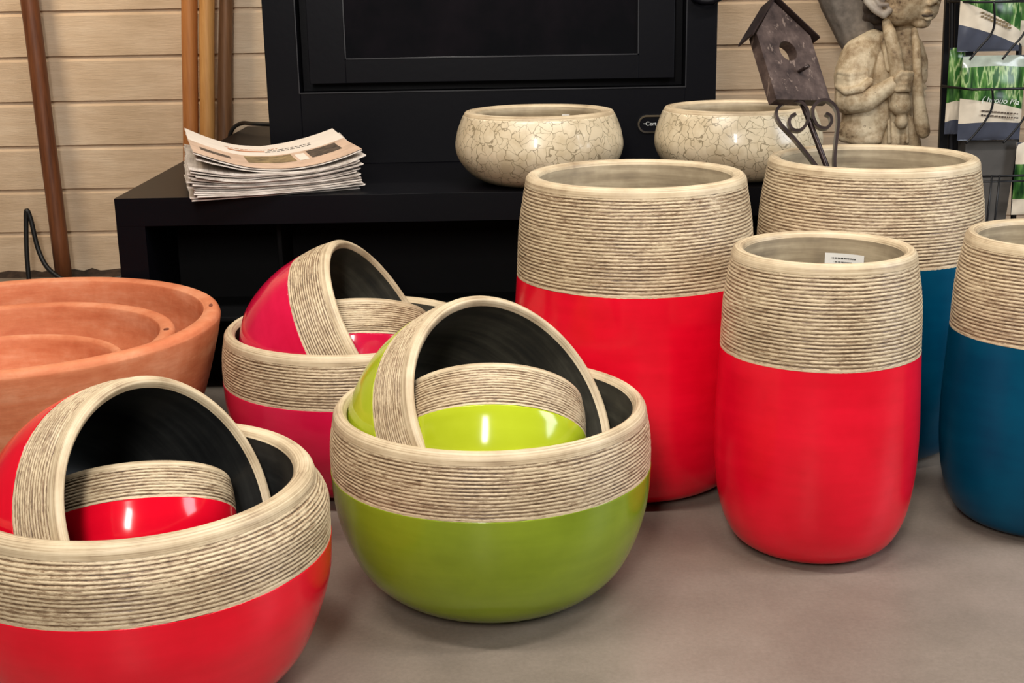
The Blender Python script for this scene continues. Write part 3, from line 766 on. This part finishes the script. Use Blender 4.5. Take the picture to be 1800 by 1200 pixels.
# ------------------------------------------------------------------ wire rack with bags, square planter
M['wire'] = plain('black_wire', lin((16, 16, 20)), .4, .2)
RY = 3.95
rk = empty('wire_rack', (1.43, RY, 0)); tag(rk, 'black wire display rack with hanging bags at the right edge', 'rack')
def RP(x, y, z): return (x-1.43, y-RY, z)
def prism(name, quad, y0, y1, mat, par):
    vs = [RP(x, y0, z) for x, z in quad]+[RP(x, y1, z) for x, z in quad]; n = len(quad)
    fs = [tuple(range(n)), tuple(range(n, 2*n))[::-1]]+[(i, n+i, n+(i+1) % n, (i+1) % n) for i in range(n)]
    return mesh(name, vs, fs, mat, par, False)
prism('side_panel', [(1.342, 0), (1.500, 0), (1.335, 1.5), (1.305, 1.5)], RY+.10, RY+.115, M['wire'], rk)
tube('upright', [RP(1.375, RY+.06, 0), RP(1.345, RY+.05, .55), RP(1.318, RY+.04, .95), RP(1.305, RY+.03, 1.5)], .0085, M['wire'], rk)
tube('upright', [RP(1.575, RY+.06, 0), RP(1.545, RY+.05, .55), RP(1.519, RY+.04, .95), RP(1.50, RY+.03, 1.5)], .0085, M['wire'], rk)
for z in (.934, .687, .432, .20):
    x0 = 1.318 if z > .5 else 1.36
    tube('basket_rail', [RP(x0-.01, RY+.05, z), RP(x0+.04, RY-.075, z-.002), RP(1.60, RY-.085, z)], .0038, M['wire'], rk, 8)
    if z < .5: tube('basket_rail', [RP(x0, RY-.08, z-.017), RP(1.60, RY-.08, z-.017)], .0028, M['wire'], rk, 8)
for (zt, xs) in ((.934, (1.405, 1.500)), (.687, (1.412, 1.522))):
    for x in xs:
        if zt > .9: pts = [(x-.008, zt), (x, zt-.06), (x-.008, zt-.095), (x-.035, zt-.13), (x-.06, zt-.165)]
        else: pts = [(x, zt), (x+.006, zt-.045), (x-.006, zt-.085), (x-.035, zt-.13), (x-.06, zt-.16)]
        tube('basket_wire', catmull([RP(a, RY-.085+k*.004, b) for k, (a, b) in enumerate(pts)]), .0034, M['wire'], rk, 8)
for x in (1.432, 1.455): tube('basket_wire', [RP(x, RY-.082, .432), RP(x-.003, RY-.08, .30), RP(x-.006, RY-.075, .20)], .003, M['wire'], rk, 8)
# bags
t = NT('leaf_print'); v = t.coord('Object', (1, 1, 1))
mp = t.n('ShaderNodeMapping'); mp.inputs['Rotation'].default_value = (0, -.6, 0); mp.inputs['Scale'].default_value = (44, 12, 9); t.l(v, mp.inputs[0])
n1 = t.noise(mp.outputs[0], 1, 3, .5); n2 = t.noise(t.coord('Object'), 40, 2)
c = t.ramp(n1, [(.36, lin((24, 58, 26))), (.46, lin((56, 100, 44))), (.53, lin((92, 140, 66))), (.565, lin((180, 204, 140))), (.61, lin((48, 96, 42)))])
M['leaf'] = t.set(c, .25, 0, .5)
M['bag_cream'] = plain('cream_label', lin((226, 212, 190)), .4, var=.08)
M['bag_grey'] = plain('slate_grey_plastic', lin((74, 78, 92)), .3, var=.2, scale=14)
M['bag_clear'] = plain('clear_zip_plastic', lin((176, 184, 170)), .15, var=.15)
def bag(name, x0, x1, z0, z1, yc, label, bands, tilt=0, th=.022, lean=0):
    """pillow bag; bands: list of (mat, name, zlo0, zlo1, zhi0, zhi1) fractions left/right"""
    cx, cz = (x0+x1)/2, (z0+z1)/2; o = empty(name, (cx, yc, z0)); tag(o, label, 'bag')
    def pt(u, v_, back=False):
        x = x0+(x1-x0)*u; z = z0+(z1-z0)*v_; b = th*(math.sin(PI*min(1, max(0, u)))**.5)*(math.sin(PI*min(1, max(0, v_)))**.6)
        b += .003*noise.noise(Vector((u*5, v_*6, x0*3)))
        xx, zz = x-cx, z-z0; c_, s_ = math.cos(tilt), math.sin(tilt)
        return (xx*c_-zz*s_, (b if back else -b)+zz*lean, xx*s_+zz*c_)
    def sheet(nm, lo, hi, mat, back=False):
        vs, fs = [], []; nu, nv = 14, 10
        for a in range(nu+1):
            u = a/nu
            for b in range(nv+1):
                v0 = lo[0]+(lo[1]-lo[0])*u+(.02*math.sin(PI*u)); v1 = hi[0]+(hi[1]-hi[0])*u+(.02*math.sin(PI*u))
                if lo == (0, 0): v0 = 0
                if hi == (1, 1): v1 = 1
                vs.append(pt(u, v0+(v1-v0)*b/nv, back))
        for a in range(nu):
            for b in range(nv):
                q = (a*(nv+1)+b, (a+1)*(nv+1)+b, (a+1)*(nv+1)+b+1, a*(nv+1)+b+1); fs.append(q[::-1] if back else q)
        return mesh(nm, vs, fs, mat, o)
    for nm, mat, lo, hi in bands: sheet(nm, lo, hi, mat)
    sheet('back_film', (0, 0), (1, 1), M['bag_grey'], True)
    return o, pt
SP_BANDS = [('grey_foot', M['bag_grey'], (0, 0), (.20, .20)), ('cream_panel', M['bag_cream'], (.20, .20), (.50, .36)), ('leaf_panel', M['leaf'], (.50, .36), (.86, .86)), ('zip_strip', M['bag_clear'], (.86, .86), (1, 1))]
b2_, pt = bag('soil_bag', 1.345, 1.532, .530, .778, RY-.01, 'green leaf-printed bag with cream label, hanging in the middle of the rack', SP_BANDS)
M['white_print'] = plain('white_lettering', (.85, .9, .8), .5, var=.02)
text('lettering', '( hnouo Ma', (-.038, -.0245, .116), (PI/2, .10, 0), .024, M['white_print'], b2_, .2)
rr = random.Random(2)
for row in range(2):
    u = -.035
    while u < .075:
        w_ = rr.uniform(.003, .01); box('print_line', u, u+w_, -.0245, -.0225, .083-row*.012-u*.1, .087-row*.012-u*.1, M['photo_b'], b2_, 0); u += w_+.0025
bag('soil_bag', 1.318, 1.366, .545, .80, RY+.03, 'green and cream bag edge showing behind the middle bag of the rack', [('grey_foot', M['bag_grey'], (0, 0), (.14, .16)), ('cream_panel', M['bag_cream'], (.14, .16), (.36, .38)), ('leaf_panel', M['leaf'], (.36, .38), (1, 1))], th=.012)
b3_, _ = bag('soil_bag', 1.326, 1.508, .790, 1.05, RY-.01, 'green bag with slanting cream label, in the top of the rack', [('grey_foot', M['bag_grey'], (0, 0), (.30, .06)), ('cream_panel', M['bag_cream'], (.30, .06), (.56, .22)), ('leaf_panel', M['leaf'], (.56, .22), (.86, .86)), ('zip_strip', M['bag_clear'], (.86, .86), (1, 1))])
for row in range(2):
    u = -.035
    while u < .05:
        w_ = rr.uniform(.003, .009); box('print_line', u, u+w_, -.0245, -.0215, .094-row*.010-u*.42, .099-row*.010-u*.42, M['photo_a'], b3_, 0); u += w_+.0025
bag('soil_bag', 1.50, 1.68, .80, 1.05, RY+.04, 'green bag with pale label behind the right post of the rack', [('cream_panel', M['bag_cream'], (0, 0), (.30, .26)), ('leaf_panel', M['leaf'], (.30, .26), (1, 1))])
bag('soil_bag', 1.53, 1.72, .30, .52, RY+.0, 'green bag with cream label low in the rack, at the right edge', [('cream_panel', M['bag_cream'], (0, 0), (.22, .22)), ('leaf_panel', M['leaf'], (.22, .22), (.70, .70)), ('cream_top', M['bag_cream'], (.70, .70), (1, 1))])
# tapered square planter
M['slate'] = plain('dark_grey_fibre_clay', lin((84, 80, 76)), .8, var=.08, scale=20)
sq = empty('square_planter', (1.465, 4.06, 0)); tag(sq, 'tall tapered dark grey square planter behind the wire rack basket', 'planter')
def frust(name, a0, a1, z0, z1, mat, par, th=.012):
    vs = []
    for z, a in ((z0, a0), (z1, a1), (z1, a1-th), (z0+.02, a0-th)):
        vs += [(-a, -a, z), (a, -a, z), (a, a, z), (-a, a, z)]
    fs = [(0, 3, 2, 1)]
    for l in range(3):
        for k in range(4): fs.append((l*4+k, l*4+(k+1) % 4, l*4+4+(k+1) % 4, l*4+4+k))
    fs.append((12, 13, 14, 15)); return mesh(name, vs, fs, mat, par, False)
frust('planter_body', .052, .079, 0, .522, M['slate'], sq)
sq2 = empty('square_planter', (1.535, 4.23, 0)); tag(sq2, 'slimmer dark grey planter just left of the tapered one behind the rack', 'planter')
frust('planter_body', .05, .062, 0, .515, M['slate'], sq2)
